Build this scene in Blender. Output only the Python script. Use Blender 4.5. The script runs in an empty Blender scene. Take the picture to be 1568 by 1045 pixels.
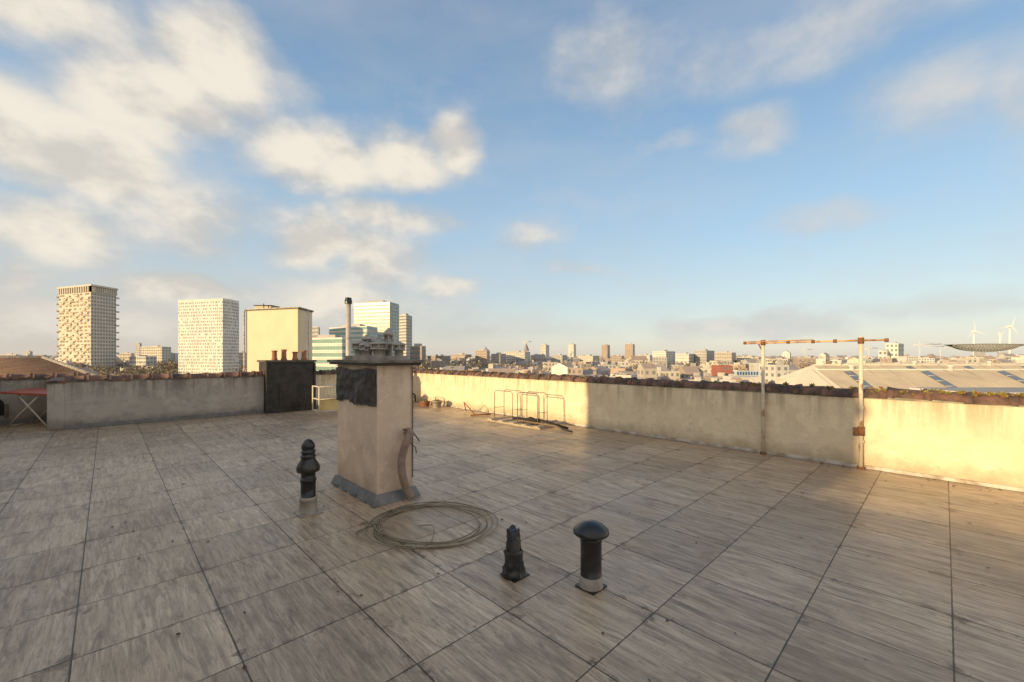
import bpy, math, random
from mathutils import Vector, Matrix, noise
random.seed(7)
R=random.Random(11)
F=641.0; CX=784.0; HY=545.0; EYE=1.5
CU,CV=.7188,.6952
ROT=math.atan2(CV,CU)
scene=bpy.context.scene
# ------------------------------------------------------------ helpers
def W(px,depth): return (px-CX)*depth/F
def Z(py,depth): return EYE+(HY-py)*depth/F

class NT:
    def __init__(s,nt): s.nt=nt; s.n=nt.nodes; s.l=nt.links
    def node(s,t,**k):
        n=s.n.new(t)
        for a,b in k.items(): setattr(n,a,b)
        return n
    def put(s,sock,val):
        if hasattr(val,'links') or hasattr(val,'is_output'): s.l.new(val,sock)
        else: sock.default_value=val
    def math(s,op,a,b=None,c=None,clamp=False):
        n=s.node('ShaderNodeMath',operation=op); n.use_clamp=clamp
        s.put(n.inputs[0],a)
        if b is not None: s.put(n.inputs[1],b)
        if c is not None: s.put(n.inputs[2],c)
        return n.outputs[0]
    def vmath(s,op,a,b=None):
        n=s.node('ShaderNodeVectorMath',operation=op)
        s.put(n.inputs[0],a)
        if b is not None: s.put(n.inputs[1],b)
        return n.outputs['Value'] if op in('LENGTH','DISTANCE','DOT_PRODUCT') else n.outputs[0]
    def noise(s,vec,scale,detail=4,rough=.55,col=False,dist=0):
        n=s.node('ShaderNodeTexNoise'); s.put(n.inputs['Vector'],vec)
        n.inputs['Scale'].default_value=scale; n.inputs['Detail'].default_value=detail
        n.inputs['Roughness'].default_value=rough; n.inputs['Distortion'].default_value=dist
        return n.outputs['Color' if col else 'Fac']
    def mr(s,v,a,b,c=0.,d=1.,smooth=False):
        n=s.node('ShaderNodeMapRange'); n.interpolation_type='SMOOTHSTEP' if smooth else 'LINEAR'
        n.clamp=True
        s.put(n.inputs[0],v)
        for i,x in enumerate((a,b,c,d)): s.put(n.inputs[i+1],x)
        return n.outputs[0]
    def mix(s,f,a,b,mode='MIX'):
        n=s.node('ShaderNodeMix',data_type='RGBA',blend_type=mode)
        s.put(n.inputs[0],f)
        for i,x in ((6,a),(7,b)):
            if isinstance(x,tuple) and len(x)==3: x=(*x,1)
            s.put(n.inputs[i],x)
        return n.outputs[2]

def newmat(name):
    m=bpy.data.materials.new(name); m.use_nodes=True
    t=NT(m.node_tree); b=m.node_tree.nodes['Principled BSDF']
    return m,t,b
def mat(name,c,c2=None,scale=3,rough=.8,bump=0,bscale=None,metal=0,detail=5,stretch=(1,1,1),spec=.4,lo=.35,hi=.7):
    m,t,b=newmat(name)
    tc=t.node('ShaderNodeTexCoord').outputs['Object']
    if stretch!=(1,1,1): tc=t.vmath('MULTIPLY',tc,stretch)
    c2=c2 or tuple(x*.72 for x in c)
    n=t.noise(tc,scale,detail,.6)
    f=t.mr(n,lo,hi)
    t.put(b.inputs['Base Color'],t.mix(f,c,c2))
    b.inputs['Roughness'].default_value=rough; b.inputs['Metallic'].default_value=metal
    b.inputs['Specular IOR Level'].default_value=spec
    if bump:
        bn=t.node('ShaderNodeBump'); bn.inputs['Strength'].default_value=1; bn.inputs['Distance'].default_value=bump
        t.put(bn.inputs['Height'],t.noise(tc,bscale or scale*6,6,.65)); t.put(b.inputs['Normal'],bn.outputs[0])
    return m

class MB:
    def __init__(s): s.v=[];s.f=[];s.m=[];s.sm=[]
    def face(s,pts,m=0,sm=False):
        i=len(s.v); s.v+= [tuple(p) for p in pts]; s.f.append(tuple(range(i,i+len(pts)))); s.m.append(m); s.sm.append(sm)
    def box(s,x0,x1,y0,y1,z0,z1,m=0):
        i=len(s.v)
        s.v+=[(x0,y0,z0),(x1,y0,z0),(x1,y1,z0),(x0,y1,z0),(x0,y0,z1),(x1,y0,z1),(x1,y1,z1),(x0,y1,z1)]
        for f in((0,3,2,1),(4,5,6,7),(0,1,5,4),(1,2,6,5),(2,3,7,6),(3,0,4,7)):
            s.f.append(tuple(i+k for k in f)); s.m.append(m); s.sm.append(False)
    def prism(s,poly,z0,z1,m=0,mtop=None):
        n=len(poly); i=len(s.v)
        a=sum(poly[k][0]*poly[(k+1)%n][1]-poly[(k+1)%n][0]*poly[k][1] for k in range(n))
        if a<0: poly=poly[::-1]
        s.v+=[(x,y,z0) for x,y in poly]+[(x,y,z1) for x,y in poly]
        for k in range(n):
            j=(k+1)%n; s.f.append((i+k,i+j,i+n+j,i+n+k)); s.m.append(m); s.sm.append(False)
        s.f.append(tuple(i+n+k for k in range(n))); s.m.append(m if mtop is None else mtop); s.sm.append(False)
        s.f.append(tuple(i+k for k in reversed(range(n)))); s.m.append(m); s.sm.append(False)
    def tube(s,pts,rad,n=8,m=0,cap=True,sm=True):
        pts=[Vector(p) for p in pts]
        if not isinstance(rad,(list,tuple)): rad=[rad]*len(pts)
        i0=len(s.v); up=Vector((0,0,1)); prev=None
        for k,p in enumerate(pts):
            d=(pts[min(k+1,len(pts)-1)]-pts[max(k-1,0)])
            if d.length<1e-9: d=Vector((0,0,1))
            d.normalize()
            if prev is None:
                a=up if abs(d.z)<.9 else Vector((1,0,0)); x=d.cross(a).normalized()
            else:
                x=(prev-d*prev.dot(d)).normalized()
            prev=x; y=d.cross(x)
            for j in range(n):
                t=2*math.pi*j/n
                s.v.append(tuple(p+(x*math.cos(t)+y*math.sin(t))*rad[k]))
        for k in range(len(pts)-1):
            for j in range(n):
                a=i0+k*n+j; b=i0+k*n+(j+1)%n
                s.f.append((a,b,b+n,a+n)); s.m.append(m); s.sm.append(sm)
        if cap:
            s.f.append(tuple(i0+j for j in reversed(range(n)))); s.m.append(m); s.sm.append(False)
            e=i0+(len(pts)-1)*n
            s.f.append(tuple(e+j for j in range(n))); s.m.append(m); s.sm.append(False)
    def lathe(s,cx,cy,prof,n=28,m=0):
        i0=len(s.v)
        for q in prof:
            for j in range(n):
                t=2*math.pi*j/n; s.v.append((cx+q[0]*math.cos(t),cy+q[0]*math.sin(t),q[1]))
        for k in range(len(prof)-1):
            mm=prof[k][2] if len(prof[k])>2 else m
            for j in range(n):
                a=i0+k*n+j;b=i0+k*n+(j+1)%n
                s.f.append((a,b,b+n,a+n)); s.m.append(mm); s.sm.append(True)
        e=i0+(len(prof)-1)*n
        s.f.append(tuple(e+j for j in range(n))); s.m.append(prof[-1][2] if len(prof[-1])>2 else m); s.sm.append(False)
    def obj(s,name,mats,roof=False,bevel=0):
        me=bpy.data.meshes.new(name); me.from_pydata(s.v,[],s.f); me.update()
        for m in mats: me.materials.append(m)
        me.polygons.foreach_set('material_index',s.m); me.polygons.foreach_set('use_smooth',s.sm)
        o=bpy.data.objects.new(name,me); scene.collection.objects.link(o)
        if roof: o.rotation_euler[2]=ROT
        if bevel:
            b=o.modifiers.new('bevel','BEVEL'); b.width=bevel; b.segments=2; b.limit_method='ANGLE'
        return o

# ------------------------------------------------------------ camera
cam=bpy.data.cameras.new('camera'); co=bpy.data.objects.new('camera',cam); scene.collection.objects.link(co)
co.location=(0,0,EYE); co.rotation_euler=(math.pi/2,0,0)
cam.sensor_width=36; cam.lens=36*F/1568; cam.shift_y=(HY-522.5)/1568; cam.clip_end=20000; cam.clip_start=.05
scene.camera=co
scene.view_settings.view_transform='Standard'; scene.view_settings.look='None'; scene.view_settings.exposure=0

# ------------------------------------------------------------ sun + sky
EL=math.radians(10.0)
sd=Vector((-.78,-.62,0)).normalized()
sun_from=Vector((sd.x*math.cos(EL),sd.y*math.cos(EL),math.sin(EL)))
sl=bpy.data.lights.new('sun','SUN'); sl.energy=5.0; sl.angle=math.radians(.8); sl.color=(1,.74,.38)
so=bpy.data.objects.new('sun',sl); scene.collection.objects.link(so)
so.rotation_euler=(-sun_from).to_track_quat('-Z','Y').to_euler()
wd=bpy.data.worlds.new("World"); scene.world=wd; wd.use_nodes=True
t=NT(wd.node_tree); bg=wd.node_tree.nodes['Background']; S=.15; bg.inputs['Strength'].default_value=S
k=1/S
sky=t.node('ShaderNodeTexSky',sky_type='NISHITA'); sky.sun_disc=False; sky.sun_elevation=EL
sky.sun_rotation=math.atan2(sun_from.x,sun_from.y); sky.air_density=1.0; sky.dust_density=.6; sky.ozone_density=2.0
dr=t.node('ShaderNodeTexCoord').outputs['Generated']
sx=t.node('ShaderNodeSeparateXYZ'); t.put(sx.inputs[0],dr)
az=t.math('ARCTAN2',sx.outputs[0],sx.outputs[1]); el=t.math('ARCSINE',sx.outputs[2])
cq=t.node('ShaderNodeCombineXYZ'); t.put(cq.inputs[0],az); t.put(cq.inputs[1],el)
ds=t.vmath('MULTIPLY',dr,(1,1,1.6))
w1=t.vmath('SUBTRACT',t.noise(ds,4,2,.5,col=True),(.5,.5,.5))
w2=t.vmath('SUBTRACT',t.noise(ds,13,3,.55,col=True),(.5,.5,.5))
q=t.vmath('ADD',t.vmath('ADD',cq.outputs[0],t.vmath('MULTIPLY',w1,(.18,.09,0))),t.vmath('MULTIPLY',w2,(.06,.05,0)))
blobs=[(60,10,420,110,1.0),(345,100,135,110,1.15),(230,160,170,110,1.2),(100,230,230,85,1.3),(10,170,140,80,1.0),(430,130,80,60,.75),
(500,240,165,64,1.2),(610,232,105,62,1.1),(705,215,58,54,1.0),(90,350,180,70,1.15),(460,365,110,58,1.2),(600,335,110,42,.95),
(590,395,120,70,.95),(540,460,230,66,.85),(280,330,280,80,.75),(690,435,70,26,.85),(280,445,140,34,1.15),(20,425,80,45,.95),(100,490,280,42,.8),
(925,110,130,110,.60),(1140,205,80,46,.85),(1020,215,85,28,.62),(1250,330,105,38,.62),(1400,150,190,80,.66),(1280,40,460,90,.64),
(1550,160,90,80,.6),(1150,495,180,26,.85),(800,360,75,28,.55),(900,405,85,26,.5),(650,505,380,26,.55),(1450,470,260,30,.5),(200,180,470,280,.45)]
tot=None
for (px,py,rx,ry,w) in blobs:
    r=math.hypot(F,px-CX); a=math.atan((px-CX)/F); e=math.atan((HY-py)/r)
    ra=rx*F/(r*r); re=ry/r*math.cos(e)**2
    L=t.vmath('LENGTH',t.vmath('MULTIPLY',t.vmath('SUBTRACT',q,(a,e,0)),(1/ra,1/re,0)))
    v=t.mr(L,1.55,.05,0,w,True)
    tot=v if tot is None else t.math('SMOOTH_MAX',tot,v,.25)
beh=t.mr(sx.outputs[1],.35,-.15,0,.75,True)  # unseen clouds behind the camera, added to warm and brighten ambient light
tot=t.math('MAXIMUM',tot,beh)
n1=t.noise(ds,4.5,9,.57)
n2=t.noise(t.vmath('ADD',ds,(-.02,-.02,.07)),4.5,4,.56)
den=t.math('ADD',tot,t.math('MULTIPLY',t.math('SUBTRACT',n1,.5),1.35))
dens=t.mr(den,.06,1.0,0,1,True)
veil=t.math('MULTIPLY',t.mr(t.noise(t.vmath('MULTIPLY',dr,(1,1,3)),2.2,6,.6),.38,.72),.32)
dens=t.math('MAXIMUM',dens,veil)
lit=t.mr(t.math('SUBTRACT',n1,n2),-.14,.08,0,1,True)
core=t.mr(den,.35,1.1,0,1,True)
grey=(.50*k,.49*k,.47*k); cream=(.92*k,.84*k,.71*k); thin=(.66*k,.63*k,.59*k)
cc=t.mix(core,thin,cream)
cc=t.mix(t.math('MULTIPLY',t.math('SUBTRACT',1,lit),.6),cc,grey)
rgt=t.mr(az,-.1,.6,0,.5)
cc=t.mix(rgt,cc,(.60*k,.62*k,.65*k))
nish=t.mix(1.0,sky.outputs[0],(2.3,2.0,1.75),'MULTIPLY')
rp=t.node('ShaderNodeValToRGB'); t.put(rp.inputs[0],t.math('DIVIDE',el,.9))
cr_=rp.color_ramp; stops=[(0,(.62,.62,.60)),(.12,(.53,.64,.69)),(.32,(.36,.56,.76)),(.58,(.22,.39,.61)),(.88,(.14,.26,.46))]
while len(cr_.elements)<5: cr_.elements.new(.5)
for e_,(p_,c_) in zip(cr_.elements,stops): e_.position=p_
for e_,(p_,c_) in zip(cr_.elements,stops): e_.color=(*c_,1)
grad=t.mix(1.0,rp.outputs[0],(k,k,k),'MULTIPLY')
ahead=t.mr(sx.outputs[1],-.4,.3,0,.8,True)
skyc=t.mix(ahead,nish,grad)
hz=t.mr(el,-.02,.26,1,0,True)
left=t.mr(az,-.9,.2,1,0)
skyc=t.mix(t.math('MULTIPLY',t.math('MULTIPLY',hz,left),.9),skyc,(.66*k,.58*k,.50*k))
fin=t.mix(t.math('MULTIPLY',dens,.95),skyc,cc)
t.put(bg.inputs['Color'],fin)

# ------------------------------------------------------------ materials
def floor_mat():
    m,t,b=newmat('wood_grain_paving')
    P=t.node('ShaderNodeTexCoord').outputs['Object']; T=.605
    s=t.node('ShaderNodeSeparateXYZ'); t.put(s.inputs[0],P); x,y=s.outputs[0],s.outputs[1]
    gx=t.math('DIVIDE',t.math('ADD',x,.127),T); gy=t.math('DIVIDE',t.math('ADD',y,.03),T)
    ix=t.math('FLOOR',gx); iy=t.math('FLOOR',gy); fx=t.math('SUBTRACT',gx,ix); fy=t.math('SUBTRACT',gy,iy)
    c=t.node('ShaderNodeCombineXYZ'); t.put(c.inputs[0],ix); t.put(c.inputs[1],iy)
    wn=t.node('ShaderNodeTexWhiteNoise',noise_dimensions='3D'); t.put(wn.inputs['Vector'],c.outputs[0])
    rnd=wn.outputs['Value']; rc=wn.outputs['Color']; rs=t.node('ShaderNodeSeparateXYZ'); t.put(rs.inputs[0],rc)
    off=t.vmath('MULTIPLY',rc,(37,53,11))
    gr=t.noise(t.vmath('ADD',t.vmath('MULTIPLY',P,(22,1.7,1)),off),1,6,.68,dist=1.1)
    gr2=t.noise(t.vmath('ADD',t.vmath('MULTIPLY',P,(75,5.5,1)),off),1,4,.75,dist=.5)
    pat=t.noise(t.vmath('ADD',t.vmath('MULTIPLY',P,(10,2.2,1)),off),1,7,.70,dist=1.4)
    rub=t.noise(P,38,4,.7)
    ex=t.math('MINIMUM',fx,t.math('SUBTRACT',1,fx)); ey=t.math('MINIMUM',fy,t.math('SUBTRACT',1,fy))
    e=t.math('MULTIPLY',t.math('MINIMUM',ex,ey),T)
    cd=t.math('MULTIPLY',t.math('ADD',ex,ey),T)
    big=t.noise(P,.7,4,.6); fine=t.noise(P,9,5,.7)
    base=t.mix(t.mr(gr,.36,.64),(.64,.485,.335),(.36,.265,.18))
    base=t.mix(t.mr(pat,.50,.66,0,.75),base,(.185,.135,.095))
    base=t.mix(t.mr(gr2,.50,.68,0,.72),base,(.17,.12,.08))
    base=t.mix(t.mr(rub,.55,.75,0,.35),base,(.16,.115,.08))
    base=t.mix(t.mr(big,.42,.66,0,.45),base,(.30,.20,.115))
    br=t.mr(rnd,0,1,.84,1.16)
    cb=t.node('ShaderNodeCombineXYZ'); [t.put(cb.inputs[i],br) for i in range(3)]
    base=t.mix(1.,base,cb.outputs[0],'MULTIPLY')
    dirt=t.mr(t.math('SUBTRACT',e,t.math('MULTIPLY',t.math('SUBTRACT',fine,.58),.5)),0,.02,.6,0)
    base=t.mix(dirt,base,(.15,.105,.07))
    cst=t.mr(t.math('SUBTRACT',cd,t.math('MULTIPLY',t.math('SUBTRACT',t.noise(P,4.5,6,.72),.52),.9)),0,.06,.65,0)
    base=t.mix(cst,base,(.15,.095,.055))
    spots=t.mr(t.noise(P,2.6,4,.6),.66,.72,0,.5)
    base=t.mix(spots,base,(.24,.115,.045))
    blk=t.mr(t.noise(P,28,2,.5),.73,.76,0,.85)
    base=t.mix(blk,base,(.05,.04,.03))
    jw=t.mr(fine,.3,.7,.0014,.0040)
    j=t.mr(t.math('SUBTRACT',e,jw),0,.002,.95,0)
    base=t.mix(j,base,(.045,.033,.024))
    t.put(b.inputs['Base Color'],base)
    ro=t.mr(t.noise(P,1.6,4,.6),.35,.65,.24,.42); t.put(b.inputs['Roughness'],t.math('ADD',ro,t.math('MULTIPLY',gr,.16)))
    b.inputs['Specular IOR Level'].default_value=.5
    h=t.math('ADD',t.math('MULTIPLY',gr,.0018),t.math('MULTIPLY',gr2,.0012))
    tl=t.math('ADD',t.math('MULTIPLY',fx,t.math('SUBTRACT',rs.outputs[0],.5)),t.math('MULTIPLY',fy,t.math('SUBTRACT',rs.outputs[1],.5)))
    h=t.math('ADD',h,t.math('MULTIPLY',tl,.012))
    h=t.math('SUBTRACT',h,t.math('MULTIPLY',j,.002))
    bn=t.node('ShaderNodeBump'); bn.inputs['Strength'].default_value=.8; bn.inputs['Distance'].default_value=1
    t.put(bn.inputs['Height'],h); t.put(b.inputs['Normal'],bn.outputs[0])
    return m
def stucco(name,c,c2,dirtc=(.16,.14,.11),h=.93,dirt=.6,crack=.0,mot=.5):
    m,t,b=newmat(name)
    P=t.node('ShaderNodeTexCoord').outputs['Object']
    s=t.node('ShaderNodeSeparateXYZ'); t.put(s.inputs[0],P); z=s.outputs[2]
    base=t.mix(t.mr(t.noise(P,1.5,7,.66,dist=.6),.38,.64),c,c2)
    base=t.mix(t.mr(t.noise(P,7,6,.72),.50,.70,0,mot),base,tuple(x*.62 for x in c2))
    pt=t.mr(t.noise(P,2.4,5,.62),.57,.60,0,.45)
    base=t.mix(pt,base,tuple(min(1,x*1.14) for x in c))
    pt2=t.mr(t.noise(t.vmath('ADD',P,(9,4,2)),1.9,5,.65),.60,.64,0,.35)
    base=t.mix(pt2,base,tuple(x*.7 for x in c2))
    nz=t.noise(t.vmath('MULTIPLY',P,(9,9,.7)),1,5,.6)
    topd=t.math('MULTIPLY',t.mr(z,h-.45,h,0,1),t.mr(nz,.45,.62,0,dirt))
    base=t.mix(topd,base,dirtc)
    low=t.mr(t.math('SUBTRACT',z,t.math('MULTIPLY',t.noise(P,4,5,.65),.36)),-.14,.06,dirt,0)
    base=t.mix(low,base,dirtc)
    hh=t.noise(P,5,9,.68)
    if crack>0:
        cr=t.node('ShaderNodeTexVoronoi',feature='DISTANCE_TO_EDGE'); cr.inputs['Scale'].default_value=.7
        t.put(cr.inputs['Vector'],t.vmath('ADD',P,t.vmath('MULTIPLY',t.noise(P,3,4,.6,col=True),(.6,.6,.6))))
        ck=t.math('MULTIPLY',t.mr(cr.outputs['Distance'],.002,.005,1,0),t.mr(t.noise(P,.9,2),.5,.6,0,crack))
        base=t.mix(ck,base,(.2,.17,.13))
    t.put(b.inputs['Base Color'],base); b.inputs['Roughness'].default_value=.9; b.inputs['Specular IOR Level'].default_value=.2
    bn=t.node('ShaderNodeBump'); bn.inputs['Strength'].default_value=1; bn.inputs['Distance'].default_value=.016
    t.put(bn.inputs['Height'],hh); t.put(b.inputs['Normal'],bn.outputs[0])
    return m
M_floor=floor_mat()
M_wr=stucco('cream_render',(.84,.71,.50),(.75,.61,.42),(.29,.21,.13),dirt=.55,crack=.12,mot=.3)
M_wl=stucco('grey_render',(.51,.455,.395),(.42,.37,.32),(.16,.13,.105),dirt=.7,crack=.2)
M_ch=stucco('chimney_render',(.82,.64,.48),(.70,.53,.39),(.28,.20,.14),h=1.4,dirt=.4,mot=.3)
M_body=mat('concrete_body',(.42,.40,.37),rough=.9)
M_bit=mat('bitumen',(.022,.019,.018),(.06,.05,.042),5,.5,.012,14)
M_lead=mat('lead_flashing',(.24,.24,.24),(.15,.145,.14),8,.5,.006,12,.2)
M_tile=mat('coping_tile',(.22,.115,.08),(.065,.05,.042),6,.75,.008,20,lo=.40,hi=.62)
M_mort=mat('mortar',(.42,.37,.31),(.2,.17,.14),6,.95,.01,20)
M_black=mat('black_plastic',(.012,.012,.013),(.045,.04,.035),7,.3,.002,30,spec=.6,lo=.48,hi=.72)
M_pvc=mat('grey_pvc',(.44,.39,.34),(.25,.21,.17),9,.5)
M_rust=mat('rust',(.30,.13,.055),(.13,.055,.03),14,.85,.002,40)
M_wpaint=mat('peeling_white_paint',(.70,.60,.46),(.32,.18,.09),11,.6,.002,30,stretch=(1,1,.5),lo=.54,hi=.64)
M_ypaint=mat('yellow_rusty_paint',(.66,.44,.22),(.38,.17,.09),9,.6,lo=.45,hi=.6)
M_hose=mat('duct_fabric',(.36,.26,.20),(.22,.155,.115),10,.7)
M_cable=mat('cable_sheath',(.33,.27,.18),(.15,.12,.08),5,.6)
M_galv=mat('galvanised_steel',(.46,.42,.37),(.29,.25,.21),9,.45,metal=.5)
M_terra=mat('terracotta',(.42,.19,.10),(.26,.12,.07),6,.8)
M_red=mat('red_table_top',(.50,.10,.05),(.35,.07,.04),5,.4)
M_wood=mat('old_wood',(.26,.19,.12),(.14,.10,.07),6,.8,.004,20)
M_leaf=mat('succulent_leaf',(.34,.29,.07),(.14,.15,.04),8,.7)
M_dark=mat('dark_recess',(.03,.025,.02))

# ------------------------------------------------------------ roof terrace
b=MB(); b.face([(-2,-9,0),(7.3,-9,0),(7.3,12.45,0),(-2,12.45,0)]); b.face([(-2,12.45,0),(-.6,12.45,0),(-.6,14.4,0),(-2,14.4,0)])
b.obj('terrace_paving',[M_floor],True)
b=MB(); b.box(-5.4,7.55,-9.2,12.75,-25,-.01); b.box(-5.4,-.4,12.76,14.7,-25,-.01)
for fl in range(7):
    for q_ in range(7):
        b.box(7.5,7.6,-8+q_*3,-6.6+q_*3,-23.5+fl*3.2,-21.8+fl*3.2,1)
M_glassd=mat('window_glass',(.05,.06,.07),(.09,.10,.11),.3,.2)
b.obj('apartment_building',[M_body,M_glassd],True)

def coping(b,axis,fix,a0,a1,z,r=.15,seed=1,mt=1,mm=2,off=0):
    rr=random.Random(seed); L=.34; n=int((a1-a0)/L)
    if axis=='v': b.box(fix-.115,fix+.115,a0,a1,z,z+.035,mm)
    else: b.box(a0,a1,fix-.115,fix+.115,z,z+.035,mm)
    for k in range(n+1):
        s=a0+k*L; e=min(s+L*.985,a1)
        if e-s<.08: continue
        dz=rr.uniform(-.012,.012); df=rr.uniform(-.016,.016); ti=rr.uniform(-.008,.008)
        segs=9
        for (c0,c1,ra) in((s,e-.06,r),(e-.06,e+.008,r+.028)):
            pts=[]
            for ci,c in enumerate((c0,c1)):
                for q_ in range(segs+1):
                    th=math.pi*q_/segs
                    o=math.cos(th)*ra; h=math.sin(th)*ra*.68+z+.026+dz+(ti if ci else -ti)
                    pts.append((fix+df+o,c,h) if axis=='v' else (c,fix+df+o,h))
            i=len(b.v); b.v+=pts
            for q_ in range(segs):
                b.f.append((i+q_,i+q_+1,i+segs+2+q_,i+segs+1+q_)); b.m.append(mt); b.sm.append(True)
            b.f.append(tuple(i+q_ for q_ in range(segs+1))); b.m.append(mt); b.sm.append(False)
            b.f.append(tuple(i+segs+1+q_ for q_ in reversed(range(segs+1)))); b.m.append(mt); b.sm.append(False)

def rough_wall(name,axis,f0,f1,a0,a1,h,mats,skirt=None,seed=3,cop=True,ext=0):
    b=MB(); n=max(2,int((a1-a0)/.2)); m=7
    def P(f,a,z): 
        return (f,a,z) if axis=='v' else (a,f,z)
    for i in range(n):
        for j in range(m):
            qd=[]
            for (ii,jj) in((i,j),(i+1,j),(i+1,j+1),(i,j+1)):
                a=a0+(a1-a0)*ii/n; z=h*jj/m
                o=(noise.noise(Vector((a*.9,z*2,seed)))*.02) if 0<ii<n else 0
                qd.append(P(f0+o,a,z))
            b.face(qd,0,True)
    b.face([P(f1,a0,0),P(f1,a0,h),P(f1,a1,h),P(f1,a1,0)],0)
    b.face([P(f0,a0,h),P(f1,a0,h),P(f1,a1,h),P(f0,a1,h)],0)
    for a in(a0,a1): b.face([P(f0,a,0),P(f1,a,0),P(f1,a,h),P(f0,a,h)],0)
    if skirt is not None:
        hh,th=skirt
        if axis=='v': b.box(f0-th,f0,a0,a1,0.004,hh,3)
        else: b.box(a0,a1,f0-th,f0,0.004,hh,3)
    if cop: coping(b,axis,(f0+f1)/2,a0,a1,h,seed=seed)
    return b.obj(name,mats,True)
M_skirtw=mat('white_skirting',(.60,.55,.48),(.33,.27,.20),5,.7,lo=.42,hi=.6)
rough_wall('parapet_wall','v',7.25,7.5,-9,12.65,.93,[M_wr,M_tile,M_mort,M_skirtw],(.045,.03))
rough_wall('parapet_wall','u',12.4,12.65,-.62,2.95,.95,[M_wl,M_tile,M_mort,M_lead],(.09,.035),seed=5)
rough_wall('parapet_wall','u',12.42,12.65,4.15,7.24,.95,[M_wr,M_tile,M_mort,M_lead],(.09,.035),seed=8)
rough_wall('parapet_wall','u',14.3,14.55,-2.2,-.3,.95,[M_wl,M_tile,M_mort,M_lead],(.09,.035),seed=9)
rough_wall('parapet_wall','v',-2.25,-2.0,-9,14.3,1.2,[M_wr,M_tile,M_mort,M_skirtw],(.055,.03),seed=12)  # unseen side, added and sized so its shadow covers most paving
rough_wall('parapet_wall','u',-9.2,-8.95,-2,7.25,.93,[M_wr,M_tile,M_mort,M_skirtw],None,seed=14)
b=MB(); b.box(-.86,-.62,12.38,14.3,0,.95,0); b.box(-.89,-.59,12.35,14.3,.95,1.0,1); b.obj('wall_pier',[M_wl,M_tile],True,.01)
b=MB(); pts=[(-1.78+.17*math.cos(math.pi*k_/10),14.29,.42+.17*math.sin(math.pi*k_/10)) for k_ in range(11)]+[(-1.95,14.29,.2),(-1.61,14.29,.2)]
b.face([(x,y-.020,z) for x,y,z in pts],0)  # flat dark sheet, paints the shade inside a wall niche
b.box(-2.0,-1.95,14.24,14.295,.16,.44,1); b.box(-1.61,-1.56,14.24,14.295,.16,.44,1)
b.obj('niche_shade_panel',[M_dark,M_wood],True)
b=MB(); b.box(-5.2,-2.3,2.0,6.17,0,2.9,0); b.box(-5.3,-2.22,1.92,6.22,2.9,2.98,1)  # unseen block with door, added to cast shade on wall and chimney
b.box(-2.3,-2.27,3.2,4.1,.05,2.1,2); b.box(-2.27,-2.23,3.28,3.32,1.0,1.15,3)
b.obj('unseen_sun_blocker',[M_wr,M_bit,M_wood,M_galv],True)

# ------------------------------------------------------------ dark stack with pots
b=MB()
b.box(2.96,4.14,12.15,12.95,0,1.33,0); b.box(2.92,4.18,12.11,12.99,1.33,1.38,1)
b.box(3.25,3.9,12.135,12.149,.15,.75,0); b.box(2.94,2.99,12.12,12.149,.02,1.3,0); b.box(4.11,4.16,12.12,12.149,.02,1.3,0)
for q_ in range(4):
    u=3.2+q_*.23+.05*(q_>1); hh=(.0,.03,-.03,.01)[q_]
    b.lathe(u,12.4,[(.075,1.38),(.08,1.41),(.062,1.44),(.06,1.60+hh),(.075,1.62+hh),(.075,1.64+hh),(.05,1.64+hh),(.05,1.58)],14,2)
b.obj('tarred_chimney_stack',[M_bit,mat('weathered_slab',(.16,.13,.10),(.07,.06,.05),6),M_terra],True,.006)

# ------------------------------------------------------------ main chimney
b=MB(); U0,U1,V0,V1=1.95,2.36,3.97,4.97
b.box(U0,U1,V0,V1,0,1.40,0)
for (z0,z1,o0,o1) in((.0,.10,.06,.02),):
    c0=[(U0-o0,V0-o0),(U1+o0,V0-o0),(U1+o0,V1+o0),(U0-o0,V1+o0)]; c1=[(U0-o1,V0-o1),(U1+o1,V0-o1),(U1+o1,V1+o1),(U0-o1,V1+o1)]
    for q_ in range(4):
        j=(q_+1)%4; b.face([(*c0[q_],z0+.003),(*c0[j],z0+.003),(*c1[j],z1),(*c1[q_],z1)],1)
    b.face([(*c,z1) for c in c1],1)
for q_ in range(4):
    s=V0+.12+q_*.24; b.box(U0-.068,U0-.02,s,s+.12,.004,.02+.012*(q_%2),1)
b.box(U0-.075,U0-.01,V0-.075,V0-.01,.004,.07,1)
b.box(U0-.07,U1+.06,V0-.07,V1+.07,1.40,1.425,2); b.box(U0-.09,U1+.08,V0-.09,V1+.09,1.425,1.455,3)
n,mm=26,14
def fz(a): return .99+.06*noise.noise(Vector((a*5,0,2)))+.04*noise.noise(Vector((a*17,0,5)))
def fp(i,j):
    a=i/n; v=V0-.012+a*(V1-V0+.012)*1.0; zt=1.36+.012*math.sin(a*9); zb=fz(a)
    z=zb+(zt-zb)*j/mm
    o=.016+.016*noise.noise(Vector((a*5,z*5,1)))+.012*noise.noise(Vector((a*14,z*14,4)))
    if .36<a<.5 and j<9: o+=.035*(1-j/9)
    return (U0-max(o,.004),v,z)
for i in range(n):
    for j in range(mm):
        b.face([fp(i,j),fp(i,j+1),fp(i+1,j+1),fp(i+1,j)],2,True)
b.tube([(U1-.01,V0-.012,.2),(U1-.012,V0-.012,1.38)],.007,6,3)
b.tube([(U1-.02,V0-.02,1.10),(U1+.01,V0-.03,1.08),(U1+.02,V0-.02,1.0)],.009,6,2)
b.obj('rendered_chimney',[M_ch,M_lead,M_bit,mat('cap_slab',(.27,.23,.19),(.12,.10,.085),6,.95,.01,20)],True,.004)
b=MB()
b.box(2.0,2.34,4.05,4.9,1.455,1.50,1)
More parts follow.
